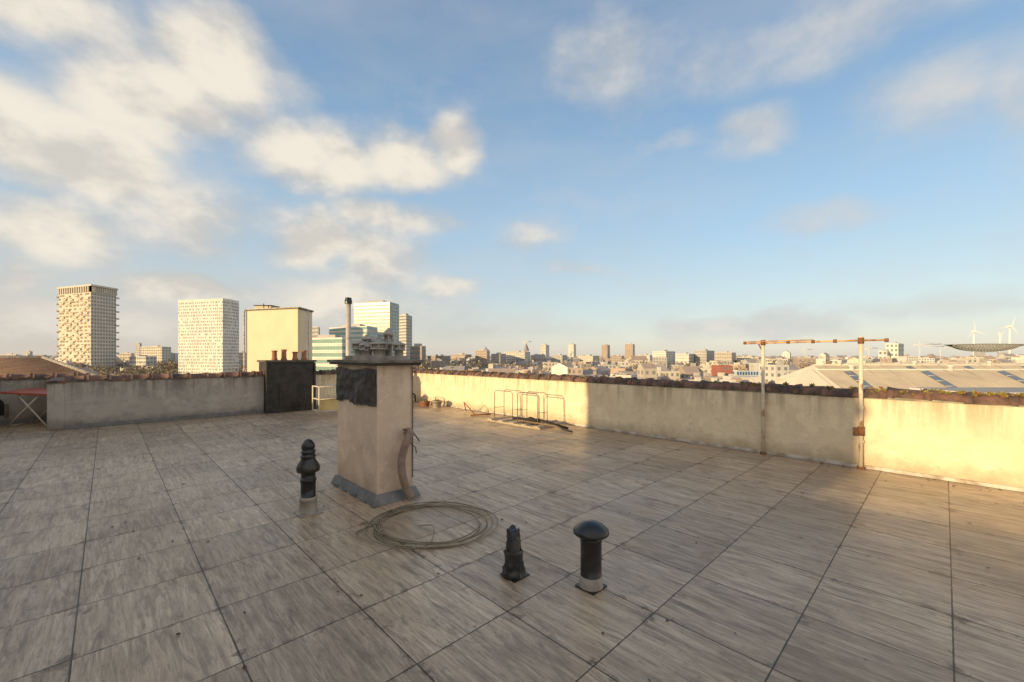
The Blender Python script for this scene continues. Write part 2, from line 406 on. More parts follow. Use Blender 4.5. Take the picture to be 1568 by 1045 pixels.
for (u,v,r,h) in((2.10,4.22,.085,.13),(2.24,4.50,.075,.17),(2.12,4.72,.09,.14),(2.25,4.3,.05,.24),(2.08,4.5,.06,.12),(2.22,4.75,.06,.2),(2.05,4.36,.04,.1),(2.28,4.12,.06,.12)):
    z=1.5
    b.lathe(u,v,[(r*.75,z),(r*.75,z+h*.45),(r*1.1,z+h*.5),(r*1.1,z+h*.62),(r*.8,z+h*.66),(r*.8,z+h*.9),(r*1.2,z+h*.93),(r*1.2,z+h*1.05),(r*.3,z+h*1.25),(.01,z+h*1.28)],16,0)
    for q_ in range(6):
        a=q_*math.pi/3; b.box(u+r*1.05*math.cos(a)-.006,u+r*1.05*math.cos(a)+.006,v+r*1.05*math.sin(a)-.006,v+r*1.05*math.sin(a)+.006,z+h*.6,z+h*.95,0)
b.obj('chimney_cowls',[M_galv,M_mort],True)
b=MB(); ctrl=[(2.28,3.94,.70),(2.26,3.86,.69),(2.20,3.84,.60),(2.16,3.85,.45),(2.17,3.86,.30),(2.21,3.86,.15),(2.26,3.84,.04)]
def cr(P,t):
    n=len(P)-1; x=t*n; i=min(int(x),n-1); f=x-i
    p=[Vector(P[max(0,min(n,i+k))]) for k in(-1,0,1,2)]
    return .5*((2*p[1])+(p[2]-p[0])*f+(2*p[0]-5*p[1]+4*p[2]-p[3])*f*f+(3*p[1]-p[0]-3*p[2]+p[3])*f**3)
pts=[cr(ctrl,i/180) for i in range(181)]
b.tube(pts,[.042 if i%4<2 else .037 for i in range(181)],14,0)
b.tube([(2.27,3.93,.66),(2.24,3.84,.61),(2.30,3.82,.55),(2.33,3.85,.48)],.005,5,1)
b.tube([(2.20,3.90,.74),(2.30,3.86,.70),(2.36,3.84,.60)],.006,5,1)
b.obj('flexible_duct',[M_hose,M_black],True)

# ------------------------------------------------------------ vents
def plate(b,x,y,s,m,rot=ROT):
    c,sn=math.cos(rot),math.sin(rot)
    b.prism([(x+s*(c*a-sn*d),y+s*(sn*a+c*d)) for a,d in((-1,-1),(1,-1),(1,1),(-1,1))],.002,.010,m)
x,y=W(472,4.0),4.0
b=MB(); plate(b,x,y,.10,1)
b.lathe(x,y,[(.085,.012,1),(.078,.03,1),(.074,.12,1),(.080,.125,1),(.080,.155,1),(.066,.157,2),(.066,.30,2),(.072,.302,2),(.072,.33,2),(.064,.332,2),(.064,.40,2),(.10,.40,2),(.105,.43,2),(.095,.46,2),(.066,.51,2),(.062,.53,2),(.068,.535,2),(.068,.55,2),(.058,.552,2),(.058,.575,2),(.066,.577,2),(.066,.59,2),(.056,.592,2),(.056,.62,2),(.062,.625,2),(.055,.655,2),(.035,.69,2),(.012,.705,2)],26)
b.obj('roof_vent_pipe',[M_black,M_pvc,M_black])
x,y=W(786,2.86),2.86
b=MB(); plate(b,x+.01,y,.072,0)
b.lathe(x,y,[(.082,.010),(.080,.02),(.071,.045),(.066,.07),(.069,.085),(.062,.10),(.060,.15),(.065,.155),(.063,.17),(.052,.185),(.049,.23),(.043,.245),(.046,.26),(.040,.275),(.041,.30),(.034,.31),(.030,.318)],26)
for i,v in enumerate(b.v):
    if v[2]>.015:
        a=noise.noise(Vector(v)*24); b.v[i]=(x+(v[0]-x)*(1+.28*a),y+(v[1]-y)*(1+.28*a),v[2]+.022*a)
for q_ in range(5):
    a=q_*1.3; b.tube([(x+.045*math.cos(a),y+.045*math.sin(a),.16),(x+.036*math.cos(a),y+.036*math.sin(a),.32+.02*math.sin(q_*3))],[.012,.007],6,0)
b.obj('rubber_pipe_boot',[M_black])
x,y=W(905,2.72),2.72
b=MB(); plate(b,x,y,.074,0)
b.lathe(x,y,[(.078,.010,1),(.074,.03,1),(.072,.075,1),(.068,.078,0),(.068,.30,0),(.071,.302,0),(.071,.325,0),(.06,.33,0),(.06,.345,0),(.108,.345,0),(.116,.352,0),(.116,.362,0),(.108,.378,0),(.085,.400,0),(.05,.418,0),(.02,.425,0),(.004,.426,0)],36)
b.tube([(x+.068*1.02,y-.01,.18),(x+.074,y-.01,.19)],.008,6,1)
b.obj('roof_vent_pipe',[M_black,M_pvc])

# cable coil
b=MB(); cx_,cy_=W(662,3.72),3.74
def loops(N,turns,r0,rad,ph,sd_):
    pts=[]
    for i in range(N):
        a=2*math.pi*turns*i/N+ph; q_=a/(2*math.pi)
        r=r0+.035*math.sin(q_*2.4+sd_)+.028*math.sin(a*1.13+1+sd_)+.015*math.sin(a*2.2+sd_)
        zz=.010+.014*(1+math.sin(q_*5+a*.6+sd_))*.5+.005*math.sin(a*3.1)
        pts.append((cx_+r*1.08*math.cos(a)+.03*math.sin(q_*3),cy_+r*.98*math.sin(a)+.03*math.cos(q_*4),max(zz,.007)))
    b.tube(pts,rad,6,0); return pts
pts=loops(360,3.4,.47,.0055,2.2,0); loops(200,1.9,.44,.0045,.6,2.1)
e=pts[-1]
b.tube([cr([e,(e[0]+.12,e[1]+.12,.012),(e[0]+.1,e[1]+.35,.05),(e[0]-.05,e[1]+.45,.012)],i/20) for i in range(21)],.0045,6,0)
g=[(-1.32,3.55,.008),(-1.2,3.75,.008),(-1.15,4.0,.02),(-1.0,4.1,.008),(-.8,4.25,.008),(-.5,4.15,.008)]
b.tube([cr(g,i/40) for i in range(41)],.004,6,0)
b.tube([cr([(-1.3,3.5,.008),(-1.22,3.68,.03),(-1.1,3.62,.01),(-1.16,3.5,.02),(-.95,3.42,.008)],i/30) for i in range(31)],.004,6,0)
for q_ in range(4):
    a=2.6+q_*.05; px_=cx_+.47*math.cos(a); py_=cy_+.46*math.sin(a)
    b.tube([(px_+.028*math.cos(w_),py_+.01*q_,.018+.028*math.sin(w_)) for w_ in [i*math.pi/6 for i in range(13)]],.004,5,0)
b.obj('cable_coil',[M_cable])

# ------------------------------------------------------------ pole frame at wall
b=MB()
for (v,top) in((1.93,1.72),(.775,1.76)):
    b.tube([(7.2,v,0),(7.2,v,top)],.024,12,0)
    b.tube([(7.2,v,0),(7.2,v,.03)],.045,12,1); b.tube([(7.2,v,1.66),(7.2,v,1.74)],.034,12,1)
    for z in(.35,.8): b.box(7.19,7.26,v-.03,v+.03,z,z+.025,0)
b.tube([(7.2,.775,.44),(7.2,.775,.56)],.036,10,1); b.tube([(7.2,.775,.50),(7.13,.83,.50)],.014,8,1); b.tube([(7.13,.83,.44),(7.13,.83,.55)],.02,8,1)
b.tube([(7.2,2.2,1.69),(7.2,.5,1.705)],.013,10,2)
b.tube([(7.17,2.16,1.715),(7.17,1.3,1.725)],.008,8,2)
for v in(2.18,1.93,1.6,1.3,1.05,.775,.52): b.tube([(7.2,v-.02,1.70),(7.2,v+.02,1.70)],.024,8,1)
b.tube([(7.2,2.0,1.70),(7.2,1.93,1.55)],.01,6,1)
b.obj('steel_pole_frame',[M_wpaint,M_rust,M_ypaint],True)
b=MB()
for u in(6.45,6.75):
    for (a,c) in((7.25,6.65),(6.5,5.9)):
        b.tube([(u,a,.06),(u,a,.66),(u,a-.05,.70),(u,c+.05,.70),(u,c,.66),(u,c,.06)],.009,6,0)
for v in(7.25,6.65,6.5,5.9): b.tube([(6.45,v,.3),(6.75,v,.3)],.006,6,0)
b.box(6.3,6.95,5.7,7.35,.0,.035,1)
for q_ in range(5): b.box(6.28,6.97,5.72+q_*.36,5.86+q_*.36,.036,.06,1)
b.tube([(6.4,6.4,.1),(6.5,5.5,.08),(6.45,5.0,.03)],.02,7,2); b.tube([(6.6,6.8,.09),(6.5,5.9,.16),(6.7,5.3,.03)],.025,7,3)
b.tube([(6.5,6.35,.06),(6.5,6.15,.14),(6.55,5.95,.08)],.06,9,3)
b.obj('metal_storage_rack',[mat('tube_steel',(.36,.32,.27),(.20,.15,.11),9,.5,metal=.3),mat('pale_pallet_wood',(.50,.42,.32),(.30,.24,.17),6),M_wood,M_dark],True)
b=MB(); b.tube([(6.9,8.9,.02),(6.6,8.6,.3),(6.7,8.3,.02)],.012,6,0); b.tube([(6.5,8.2,.02),(6.9,7.9,.04)],.02,6,0); b.obj('bent_metal_bracket',[M_rust],True)
def pot(u,v,r,h,plant,seed):
    b=MB(); b.lathe(u,v,[(r*.72,0),(r*.95,h*.85),(r*1.08,h*.86),(r*1.08,h),(r*.92,h),(r*.9,h*.9)],18,0)
    rr=random.Random(seed)
    if plant:
        for q_ in range(60):
            a=rr.uniform(0,6.28); l=rr.uniform(.5,1)*plant; t_=rr.uniform(.1,1)
            d=Vector((math.cos(a)*t_,math.sin(a)*t_,1.1)).normalized()*l; p=Vector((u+rr.uniform(-.5,.5)*r,v+rr.uniform(-.5,.5)*r,h*.9)); s_=Vector((-math.sin(a),math.cos(a),0))*.012
            b.face([p-s_,p+s_,p+d],1)
    b.obj('plant_pot',[M_pvc if seed%2 else M_terra,M_leaf],True)
pot(6.75,11.5,.16,.3,.16,1); pot(6.45,11.05,.13,.22,0,3); pot(6.8,10.75,.16,.14,.08,2); pot(6.3,11.7,.12,.34,0,5); pot(6.85,10.2,.15,.2,.1,7)
b=MB(); u0,u1,v0,v1=3.75,4.45,10.7,11.15
for (u,v) in((u0,v0),(u1,v0),(u1,v1),(u0,v1)): b.tube([(u,v,0),(u,v,.74)],.018,7,0)
for z in(.12,.42,.73):
    b.tube([(u0,v0,z),(u1,v0,z),(u1,v1,z),(u0,v1,z),(u0,v0,z)],.014,6,0)
for q_ in range(9):
    u=u0+(u1-u0)*q_/9; b.tube([(u,v0,.42),(u,v0,.73)],.008,5,0)
b.tube([(u0,v0,.42),(u1,v0,.73)],.012,5,0); b.box(u0+.02,u1-.02,v0+.02,v0+.035,.14,.41,1)
b.obj('metal_crate_trolley',[mat('white_enamel',(.80,.72,.58),(.6,.5,.36),6,.5),mat('faded_yellow_panel',(.75,.56,.24))],True)
b=MB(); tx,ty=-10.2,9.05
b.face([(tx-.50,ty-.3,.74),(tx+.52,ty-.3,.70),(tx+.52,ty+.3,.74),(tx-.50,ty+.3,.78)],0)
b.face([(tx-.50,ty-.3,.70),(tx+.52,ty-.3,.66),(tx+.52,ty-.3,.70),(tx-.50,ty-.3,.74)],0); b.face([(tx-.50,ty-.3,.70),(tx+.52,ty-.3,.66),(tx+.52,ty+.3,.70),(tx-.50,ty+.3,.74)],1)
for yy in(-.25,.25):
    b.tube([(tx-.42,ty+yy,0),(tx+.28,ty+yy,.69)],.016,8,2); b.tube([(tx+.44,ty+yy,0),(tx-.2,ty+yy,.69)],.016,8,2)
for xx in(-.42,.44): b.tube([(tx+xx,ty-.25,.02),(tx+xx,ty+.25,.02)],.012,6,2)
b.obj('folding_table',[M_red,M_rust,mat('white_table_leg',(.75,.70,.62),(.6,.5,.4),6,.5)])
def sedum(name,a0,a1,n,seed,fixed=7.36):
    b=MB(); rr=random.Random(seed)
    for q_ in range(n):
        v=rr.uniform(a0,a1); u=fixed+rr.uniform(-.12,.08); z=1.0+rr.uniform(0,.06); s=rr.uniform(.02,.045)
        for w_ in range(12):
            d=Vector((rr.uniform(-1,1),rr.uniform(-1,1),rr.uniform(.1,1.3))).normalized()*s*1.4; p=Vector((u,v,z)); w=d.cross(Vector((rr.uniform(-1,1),rr.uniform(-1,1),.3))).normalized()*s*.35
            b.face([p,p+d*.5+w,p+d,p+d*.5-w],0 if rr.random()<.75 else 1)
    b.obj(name,[M_leaf,M_terra],True)
sedum('sedum_plants',-1.2,.7,130,3); sedum('moss_tufts',.7,11,110,5)
b=MB(); rr=random.Random(9)
for q_ in range(340):
    if q_<180: u=7.2-abs(rr.gauss(0,.12)); v=rr.uniform(-1,10)
    else: u=rr.uniform(0,7); v=rr.uniform(-1,11)
    s=rr.uniform(.005,.018); a=rr.uniform(0,6.28)
    b.face([(u+s*math.cos(a+w_*1.57)*(1 if w_%2 else .6),v+s*math.sin(a+w_*1.57),.004+rr.uniform(0,.008)) for w_ in range(4)],0)
b.obj('leaf_litter',[mat('dry_leaf',(.12,.055,.025),(.06,.035,.02))],True)

# ------------------------------------------------------------ CITY
GZ=-25.0
def cm(name,c,r=.8,c2=None,haze=.20):
    c=tuple(a*(1-haze)+h*haze for a,h in zip(c,(.62,.59,.57)))  # distance haze baked into the base colour
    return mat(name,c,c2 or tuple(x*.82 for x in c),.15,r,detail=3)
m,t_,bb=newmat('ground_earth')
P=t_.node('ShaderNodeTexCoord').outputs['Object']
t_.put(bb.inputs['Base Color'],t_.mix(t_.mr(t_.noise(P,.01,6,.6),.4,.6),(.32,.29,.26),(.25,.24,.20))); bb.inputs['Roughness'].default_value=.95
b=MB(); b.face([(-9000,-3000,GZ),(9000,-3000,GZ),(9000,15000,GZ),(-9000,15000,GZ)]); b.obj('ground',[m])
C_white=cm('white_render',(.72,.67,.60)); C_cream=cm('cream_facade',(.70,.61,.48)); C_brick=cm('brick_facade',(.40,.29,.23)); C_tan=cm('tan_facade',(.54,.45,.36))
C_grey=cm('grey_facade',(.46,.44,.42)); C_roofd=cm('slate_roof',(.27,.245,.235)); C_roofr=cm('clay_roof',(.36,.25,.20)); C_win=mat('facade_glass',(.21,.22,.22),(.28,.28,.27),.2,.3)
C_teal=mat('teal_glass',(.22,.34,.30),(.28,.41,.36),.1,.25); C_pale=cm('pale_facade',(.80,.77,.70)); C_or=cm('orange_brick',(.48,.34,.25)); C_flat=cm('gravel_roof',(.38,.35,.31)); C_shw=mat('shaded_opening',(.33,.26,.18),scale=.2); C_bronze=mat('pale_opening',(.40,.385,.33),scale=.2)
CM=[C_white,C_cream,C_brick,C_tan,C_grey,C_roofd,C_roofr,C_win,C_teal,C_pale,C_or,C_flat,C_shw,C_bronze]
def facade(b,p0,p1,z0,z1,fl,cols,wf=.5,hf=.5,mw=7,out=.1,jit=0,slab=None,fin=None,skip=0,rr=R,ms=0):
    p0=Vector((p0[0],p0[1]));p1=Vector((p1[0],p1[1])); d=p1-p0; L=d.length; d/=L; n=Vector((d.y,-d.x))
    if n.dot(-(p0+p1)/2)<0: n=-n
    fh=(z1-z0)/fl; cw=L/cols
    for f in range(fl):
        za=z0+f*fh+fh*(1-hf)/2; zb=za+fh*hf
        for c in range(cols):
            if rr.random()<skip: continue
            o=rr.uniform(-jit,jit)*cw
            a=p0+d*(c*cw+cw*(1-wf)/2+o)+n*out; e=a+d*cw*wf
            b.face([(a.x,a.y,za),(e.x,e.y,za),(e.x,e.y,zb),(a.x,a.y,zb)],mw)
        if slab:
            a=p0; e=p1; zz=z0+f*fh
            b.prism([(a.x,a.y),(e.x,e.y),(e.x+n.x*slab,e.y+n.y*slab),(a.x+n.x*slab,a.y+n.y*slab)],zz,zz+fh*.14,ms)
    return n
def corner(lp,ld,np_,nd,rp,rd):
    A=Vector((W(lp,ld),ld)); B=Vector((W(np_,nd),nd)); C=Vector((W(rp,rd),rd)); D=A+C-B
    return A,B,C,D
# tower 1
A,B,C,D=corner(90,333,139,318,178,338); zt=Z(447,318)
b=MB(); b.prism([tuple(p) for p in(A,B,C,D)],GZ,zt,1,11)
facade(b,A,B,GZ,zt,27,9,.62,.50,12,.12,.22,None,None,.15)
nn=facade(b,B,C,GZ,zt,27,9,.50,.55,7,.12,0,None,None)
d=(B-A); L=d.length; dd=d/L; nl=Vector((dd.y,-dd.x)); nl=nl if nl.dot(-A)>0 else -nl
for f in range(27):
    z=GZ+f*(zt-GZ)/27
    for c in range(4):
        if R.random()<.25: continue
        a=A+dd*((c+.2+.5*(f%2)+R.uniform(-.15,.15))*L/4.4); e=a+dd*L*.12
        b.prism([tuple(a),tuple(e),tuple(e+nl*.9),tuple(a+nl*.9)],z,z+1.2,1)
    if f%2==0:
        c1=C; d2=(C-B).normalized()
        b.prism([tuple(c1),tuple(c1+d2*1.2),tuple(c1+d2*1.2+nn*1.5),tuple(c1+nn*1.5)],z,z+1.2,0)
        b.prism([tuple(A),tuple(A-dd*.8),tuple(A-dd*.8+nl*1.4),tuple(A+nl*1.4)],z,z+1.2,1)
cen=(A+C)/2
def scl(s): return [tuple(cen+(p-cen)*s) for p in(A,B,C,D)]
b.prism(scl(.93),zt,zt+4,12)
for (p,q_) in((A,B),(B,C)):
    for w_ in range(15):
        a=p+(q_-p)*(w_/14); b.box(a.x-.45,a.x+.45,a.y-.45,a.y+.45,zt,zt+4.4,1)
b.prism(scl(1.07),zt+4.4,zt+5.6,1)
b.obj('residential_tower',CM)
# tower 2
A,B,C,D=corner(273,259,341,250,366,263); zt=Z(457,250)
C2=(B+C)/2+Vector((.8,-1.0)); b=MB(); b.prism([tuple(p) for p in(A,B,C2,C,D)],GZ,zt,9,11)
facade(b,A,B,GZ,zt-1.2,31,22,.40,.50,13,.1,.3,None,None,.12); facade(b,B,C2,GZ,zt-1.2,31,7,.42,.5,7,.1,.25,None,None,.08); facade(b,C2,C,GZ,zt-1.2,31,6,.42,.5,7,.1,.25,None,None,.08)
b.obj('residential_tower',CM)
# cream lift block
A,B,C,D=corner(377,31,456,29.5,478,32); zt=Z(473,29.5)
M_lift=mat('cream_panel',(.76,.63,.45),(.69,.56,.39),.8,.8,detail=5)
b=MB(); b.prism([tuple(p) for p in(A,B,C,D)],-12,zt,0); cen=(A+C)/2; b.prism(scl(1.04),zt,zt+.07,1); b.prism(scl(1.06),zt+.07,zt+.13,2)
b.box(A.x+.45,A.x+1.7,31.3,32.3,zt+.13,zt+.42,0); b.box(A.x+.40,A.x+1.75,31.2,32.4,zt+.42,zt+.47,1)
for q_ in range(3): b.tube([(A.x+1.3+q_*.35,31,zt+.1),(A.x+1.3+q_*.35,31,zt+.55-.1*q_)],.03,6,1)
b.tube([(A.x-.08,A.y-.1,-3),(A.x-.08,A.y-.1,zt)],.06,8,2)
b.tube([(B.x+.5,B.y+.5,-3),(B.x+.5,B.y+.5,zt)],.04,8,2)
b.obj('lift_shaft_block',[M_lift,M_bit,M_skirtw])
def office(name,spec,top,fl,c1,c2,base=9,mw=8,hf=.55,slab=.4):
    A,B,C,D=corner(*spec); zt=Z(top,spec[3]); b=MB(); b.prism([tuple(p) for p in(A,B,C,D)],GZ,zt,base,11)
    facade(b,A,B,GZ,zt,fl,c1,.92,hf,mw,.12,slab=slab,ms=base); facade(b,B,C,GZ,zt,fl,c2,.9,hf,mw,.12,slab=slab,ms=base)
    cen=(A+C)/2; b.prism([tuple(cen+(p-cen)*.5) for p in(A,B,C,D)],zt,zt+2,4)
    b.obj(name,CM)
office('glass_office_building',(542,352,597,342,611,360),462,24,14,6)
office('glass_office_building',(504,322,562,300,578,320),499,14,12,4)
office('glass_office_building',(470,262,524,250,536,262),517,9,12,4)
office('office_tower',(609,420,622,410,631,425),482,22,4,3,0,7,.45)
office('brick_office_building',(628,330,646,325,652,335),530,9,6,3,2,7,.45)
def simple(name,l,r,top,depth,mi,fl=8,cols=8,mw=7,side=.25,roof=11,hf=.5,wf=.55):
    nx=l+(r-l)*(1-side)
    A,B,C,D=corner(l,depth*1.02,nx,depth,r,depth*1.05); zt=Z(top,depth); b=MB()
    b.prism([tuple(p) for p in(A,B,C,D)],GZ,zt,mi,roof)
    facade(b,A,B,GZ+1,zt,fl,cols,wf,hf,mw,.15); facade(b,B,C,GZ+1,zt,fl,max(2,cols//3),wf,hf,mw,.15)
    cen=(A+C)/2; b.prism([tuple(cen+(p-cen)*.3) for p in(A,B,C,D)],zt,zt+depth*.003,4)
    b.obj(name,CM)
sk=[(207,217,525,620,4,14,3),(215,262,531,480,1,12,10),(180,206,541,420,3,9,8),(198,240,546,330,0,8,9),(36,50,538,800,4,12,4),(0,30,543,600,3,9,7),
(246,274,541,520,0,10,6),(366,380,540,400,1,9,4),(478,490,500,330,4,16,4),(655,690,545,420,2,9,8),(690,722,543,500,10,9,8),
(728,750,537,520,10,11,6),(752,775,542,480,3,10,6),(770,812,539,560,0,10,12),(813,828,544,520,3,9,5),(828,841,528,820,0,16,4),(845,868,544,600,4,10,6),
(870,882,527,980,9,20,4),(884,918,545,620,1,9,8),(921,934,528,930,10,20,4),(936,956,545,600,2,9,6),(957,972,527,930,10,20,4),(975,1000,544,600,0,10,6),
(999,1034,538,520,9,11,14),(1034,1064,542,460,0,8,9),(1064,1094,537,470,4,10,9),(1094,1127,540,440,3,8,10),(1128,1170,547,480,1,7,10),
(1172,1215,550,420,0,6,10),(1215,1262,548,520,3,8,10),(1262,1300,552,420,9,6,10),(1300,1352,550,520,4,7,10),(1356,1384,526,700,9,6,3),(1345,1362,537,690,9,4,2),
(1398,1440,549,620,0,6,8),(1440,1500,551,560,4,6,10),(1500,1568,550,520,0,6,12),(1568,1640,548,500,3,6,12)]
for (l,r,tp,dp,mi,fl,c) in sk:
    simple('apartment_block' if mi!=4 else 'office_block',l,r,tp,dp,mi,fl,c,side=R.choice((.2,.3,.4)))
b=MB(); rr=random.Random(21)
def house(b,x,y,w,d,h,rot,mi,gable):
    c,s=math.cos(rot),math.sin(rot)
    T=lambda a,e:(x+c*a-s*e,y+s*a+c*e)
    q4=[T(-w/2,-d/2),T(w/2,-d/2),T(w/2,d/2),T(-w/2,d/2)]
    z=GZ+h; b.prism(q4,GZ,z,mi,11)
    if gable:
        rh=min(w,d)*.36; rm=5 if rr.random()<.6 else 6
        r0=T(-w/2,0); r1=T(w/2,0)
        b.face([(*q4[0],z),(*q4[1],z),(*r1,z+rh),(*r0,z+rh)],rm); b.face([(*q4[2],z),(*q4[3],z),(*r0,z+rh),(*r1,z+rh)],rm)
        b.face([(*q4[1],z),(*q4[2],z),(*r1,z+rh)],mi); b.face([(*q4[3],z),(*q4[0],z),(*r0,z+rh)],mi)
        cx,cy=T(w*.3,0); b.box(cx-.5,cx+.5,cy-.4,cy+.4,z+rh*.5,z+rh+1.3,2)
    else:
        for _ in range(rr.choice((1,2,3))):
            cx,cy=T(rr.uniform(-.35,.35)*w,rr.uniform(-.2,.2)*d); ww=w*rr.uniform(.05,.16); b.box(cx-ww,cx+ww,cy-1,cy+1,z,z+rr.uniform(.8,2.6),rr.choice((4,0,2,1)))
    fl=max(2,int(h/3.1))
    if y<900:
        facade(b,q4[0],q4[1],GZ+.5,z-.3,fl,max(2,int(w/2.8)),.42,.5,7,.08,rr=rr)
        side=(q4[3],q4[0]) if x>0 else (q4[1],q4[2])
        if rr.random()<.6: facade(b,side[0],side[1],GZ+.5,z-.3,fl,max(2,int(d/3.5)),.4,.5,7,.08,rr=rr)
depth=95
while depth<2600:
    x=-depth*1.35
    while x<depth*1.35:
        w=rr.uniform(5,13)*(1+depth/1600); dd_=rr.uniform(9,13)
        px=CX+x/depth*F
        skip=(depth<230 and px>1180) or (depth<300 and px<520) or rr.random()<.06
        if not skip:
            h=rr.uniform(8.5,16.5)+(rr.random()<.22)*rr.uniform(2,7)
            if depth<200: h=min(h,15.5)
            if depth>350 and rr.random()<.14: h+=rr.uniform(4,10)
            house(b,x+w/2,depth+rr.uniform(-6,6),w,dd_,h,rr.uniform(-.25,.25)+(.75 if rr.random()<.3 else 0),rr.choice((0,0,1,1,2,2,3,4,9,10,0)),rr.random()<.32)
        x+=w*rr.uniform(1.0,1.22)
    depth*=1.074
b.obj('distant_city_houses',CM)
def neigh(px0,px1,d0,d1,z,mi,extra=True):
    b.prism([(W(px0,d0),d0),(W(px1,d0),d0),(W(px1,d0)+2,d1),(W(px0,d0),d1)],GZ,z,mi,11)
for (a,c,d0,d1,z,mi) in((780,900,38,50,-4.2,2),(905,990,34,46,-3.4,0),(660,770,45,58,-4.3,1),(1000,1120,36,48,-3.9,2),(1130,1230,40,52,-4.6,3)):
    b=MB(); neigh(a,c,d0,d1,z,mi)
    rr2=random.Random(a)
    for q_ in range(7):
        x0=W(a,d0)+rr2.uniform(.5,6); y0=rr2.uniform(d0+1,d1-3); hh=rr2.uniform(.5,1.5)
        b.box(x0,x0+rr2.uniform(.6,1.5),y0,y0+.8,z,z+hh,rr2.choice((0,9,2,4)))
        b.lathe(x0+.3,y0+.4,[(.13,z+hh),(.13,z+hh+.4),(.18,z+hh+.42),(.18,z+hh+.5)],8,6)
    b.obj('neighbour_flat_roof_house',CM)
M_shed=mat('brown_roof_tile',(.30,.185,.13),(.18,.12,.09),1.5,.85,.03,5)
b=MB(); p=[(W(-200,18),18,Z(590,18)),(W(152,16.5),16.5,Z(578,16.5)),(W(66,22),22,Z(548,22)),(W(-200,24),24,Z(548,24))]
b.face(p,0); b.face([p[1],(W(150,28),28,Z(570,28)),p[2]],1)
b.tube([p[1],p[2]],.10,6,1); b.tube([p[2],p[3]],.12,6,1); b.tube([(p[0][0],p[0][1],p[0][2]-.05),(p[1][0],p[1][1],p[1][2]-.05)],.10,6,1)
b.prism([(p[0][0],18.3),(p[1][0]-.2,17),(W(150,28),28),(p[0][0],28)],-6,Z(592,18),2)
for q_ in range(1,24):
    f=q_/24; a=Vector(p[0]).lerp(Vector(p[3]),f); c=Vector(p[1]).lerp(Vector(p[2]),f); b.tube([a,c],.03,5,0)
b.obj('tiled_roof_house',[M_shed,M_mort,C_brick])
b=MB(); x,y=W(533.5,14.5),14.5
b.tube([(x,y,-3),(x,y,3.30)],.085,14,0)
for z in(-.5,.9,2.1): b.tube([(x,y,z),(x,y,z+.04)],.095,14,0)
b.lathe(x,y,[(.12,3.30),(.125,3.42),(.10,3.46),(.11,3.5),(.03,3.52)],14,1)
b.box(x-1.0,x+1.2,y-.3,y+1.8,-25,-.6,2)
b.obj('flue_pipe',[mat('dull_steel',(.62,.55,.48),(.48,.42,.36),4,.5,metal=.2),M_black,C_brick])
M_wh=mat('fibre_cement_roof',(.74,.58,.38),(.58,.45,.30),.25,.85); M_sky=mat('skylight_glazing',(.15,.17,.18),(.20,.21,.21),.3,.3)
def wh(d0,d1,z0,z1,px0,X1,k0):
    b=MB(); xa=W(px0,d0); dm=(d0+d1)/2
    b.face([(xa,d0,z0),(X1,d0,z0),(X1,dm,z1),(xa+2,dm,z1)],0); b.face([(xa,d1,z0),(X1,d1,z0),(X1,dm,z1),(xa+2,dm,z1)],0)
    b.prism([(xa+.2,d0+.2),(X1-.2,d0+.2),(X1-.2,d1-.2),(xa+.2,d1-.2)],GZ,z0-.05,1); b.face([(xa,d0+.2,z0),(xa+2,dm,z1),(xa,d1,z0)],1)
    b.tube([(xa+2,dm,z1),(X1,dm,z1)],.15,6,3); b.tube([(xa,d0,z0-.1),(X1,d0,z0-.1)],.18,6,3)
    x=xa+k0
    while x<X1-12:
        def S(f,o): return (x+o+f*3.2,d0+(dm-d0)*f,z0+(z1-z0)*f+.09)
        b.face([S(.08,0),S(.08,1.5),S(.92,1.5),S(.92,0)],2)
        for f in (.08,.29,.5,.71,.92):
            b.tube([S(f,0),S(f,1.5)],.05,4,3)
        for o in(-5,4.5): b.tube([S(0,o),S(1,o)],.035,4,1)
        x+=13
    for q_ in range(6):
        x=xa+8+q_*17; b.lathe(x,dm,[(.4,z1-.3),(.4,z1+.5),(.6,z1+.55),(.2,z1+.9)],10,3)
    b.obj('warehouse_roof',[M_wh,C_cream,M_sky,C_white])
wh(62,82,-4.3,-.9,1305,150,3); wh(84,106,-4.3,-.6,1290,190,6); wh(128,150,-4.2,-1.0,1330,230,2)
b=MB(); b.prism([(W(1490,50),50),(120,50),(120,58),(W(1490,50),58)],GZ,-2.9,0,11); b.obj('low_industrial_building',CM)
M_turb=mat('turbine_white',(.88,.86,.80),(.85,.83,.78))
def turb(px,hub,depth,bl,rot):
    b=MB(); x=W(px,depth); zh=Z(hub,depth); R_=bl*depth/F
    b.tube([(x,depth,GZ),(x,depth,zh)],[2.8,1.7],10,0); b.box(x-1.6,x+1.6,depth-4,depth+5,zh-1.5,zh+2,0); b.lathe(x,depth-4,[(1.8,zh-1.5),(1.8,zh+1.5)],10,0)
    for q_ in range(3):
        a=rot+q_*2*math.pi/3; d=Vector((math.cos(a),0,math.sin(a))); w=Vector((-math.sin(a),0,math.cos(a)))
        o=Vector((x,depth-5,zh)); b.face([o-w*1.1,o+d*R_*.2-w*1.9,o+d*R_,o+d*R_*.2+w*1.5,o+w*1.1],0)
    b.obj('wind_turbine',[M_turb])
turb(1491,507,1300,19,math.radians(100)); turb(1546,500,1100,19,math.radians(70)); turb(1531,512,1700,9,math.radians(30))
b=MB(); D_=900; n=22
top=[];bot=[]
for i in range(n+1):
    f=i/n; px=1452+f*112; x=W(px,D_); zt=Z(528-1.0*math.sin(f*3),D_); dep=14*math.sin(math.pi*min(1,f*1.02))**.6 if 0<f<.98 else .5
    top.append((x,zt)); bot.append((x+(4-8*f),zt-dep*1.15-1))
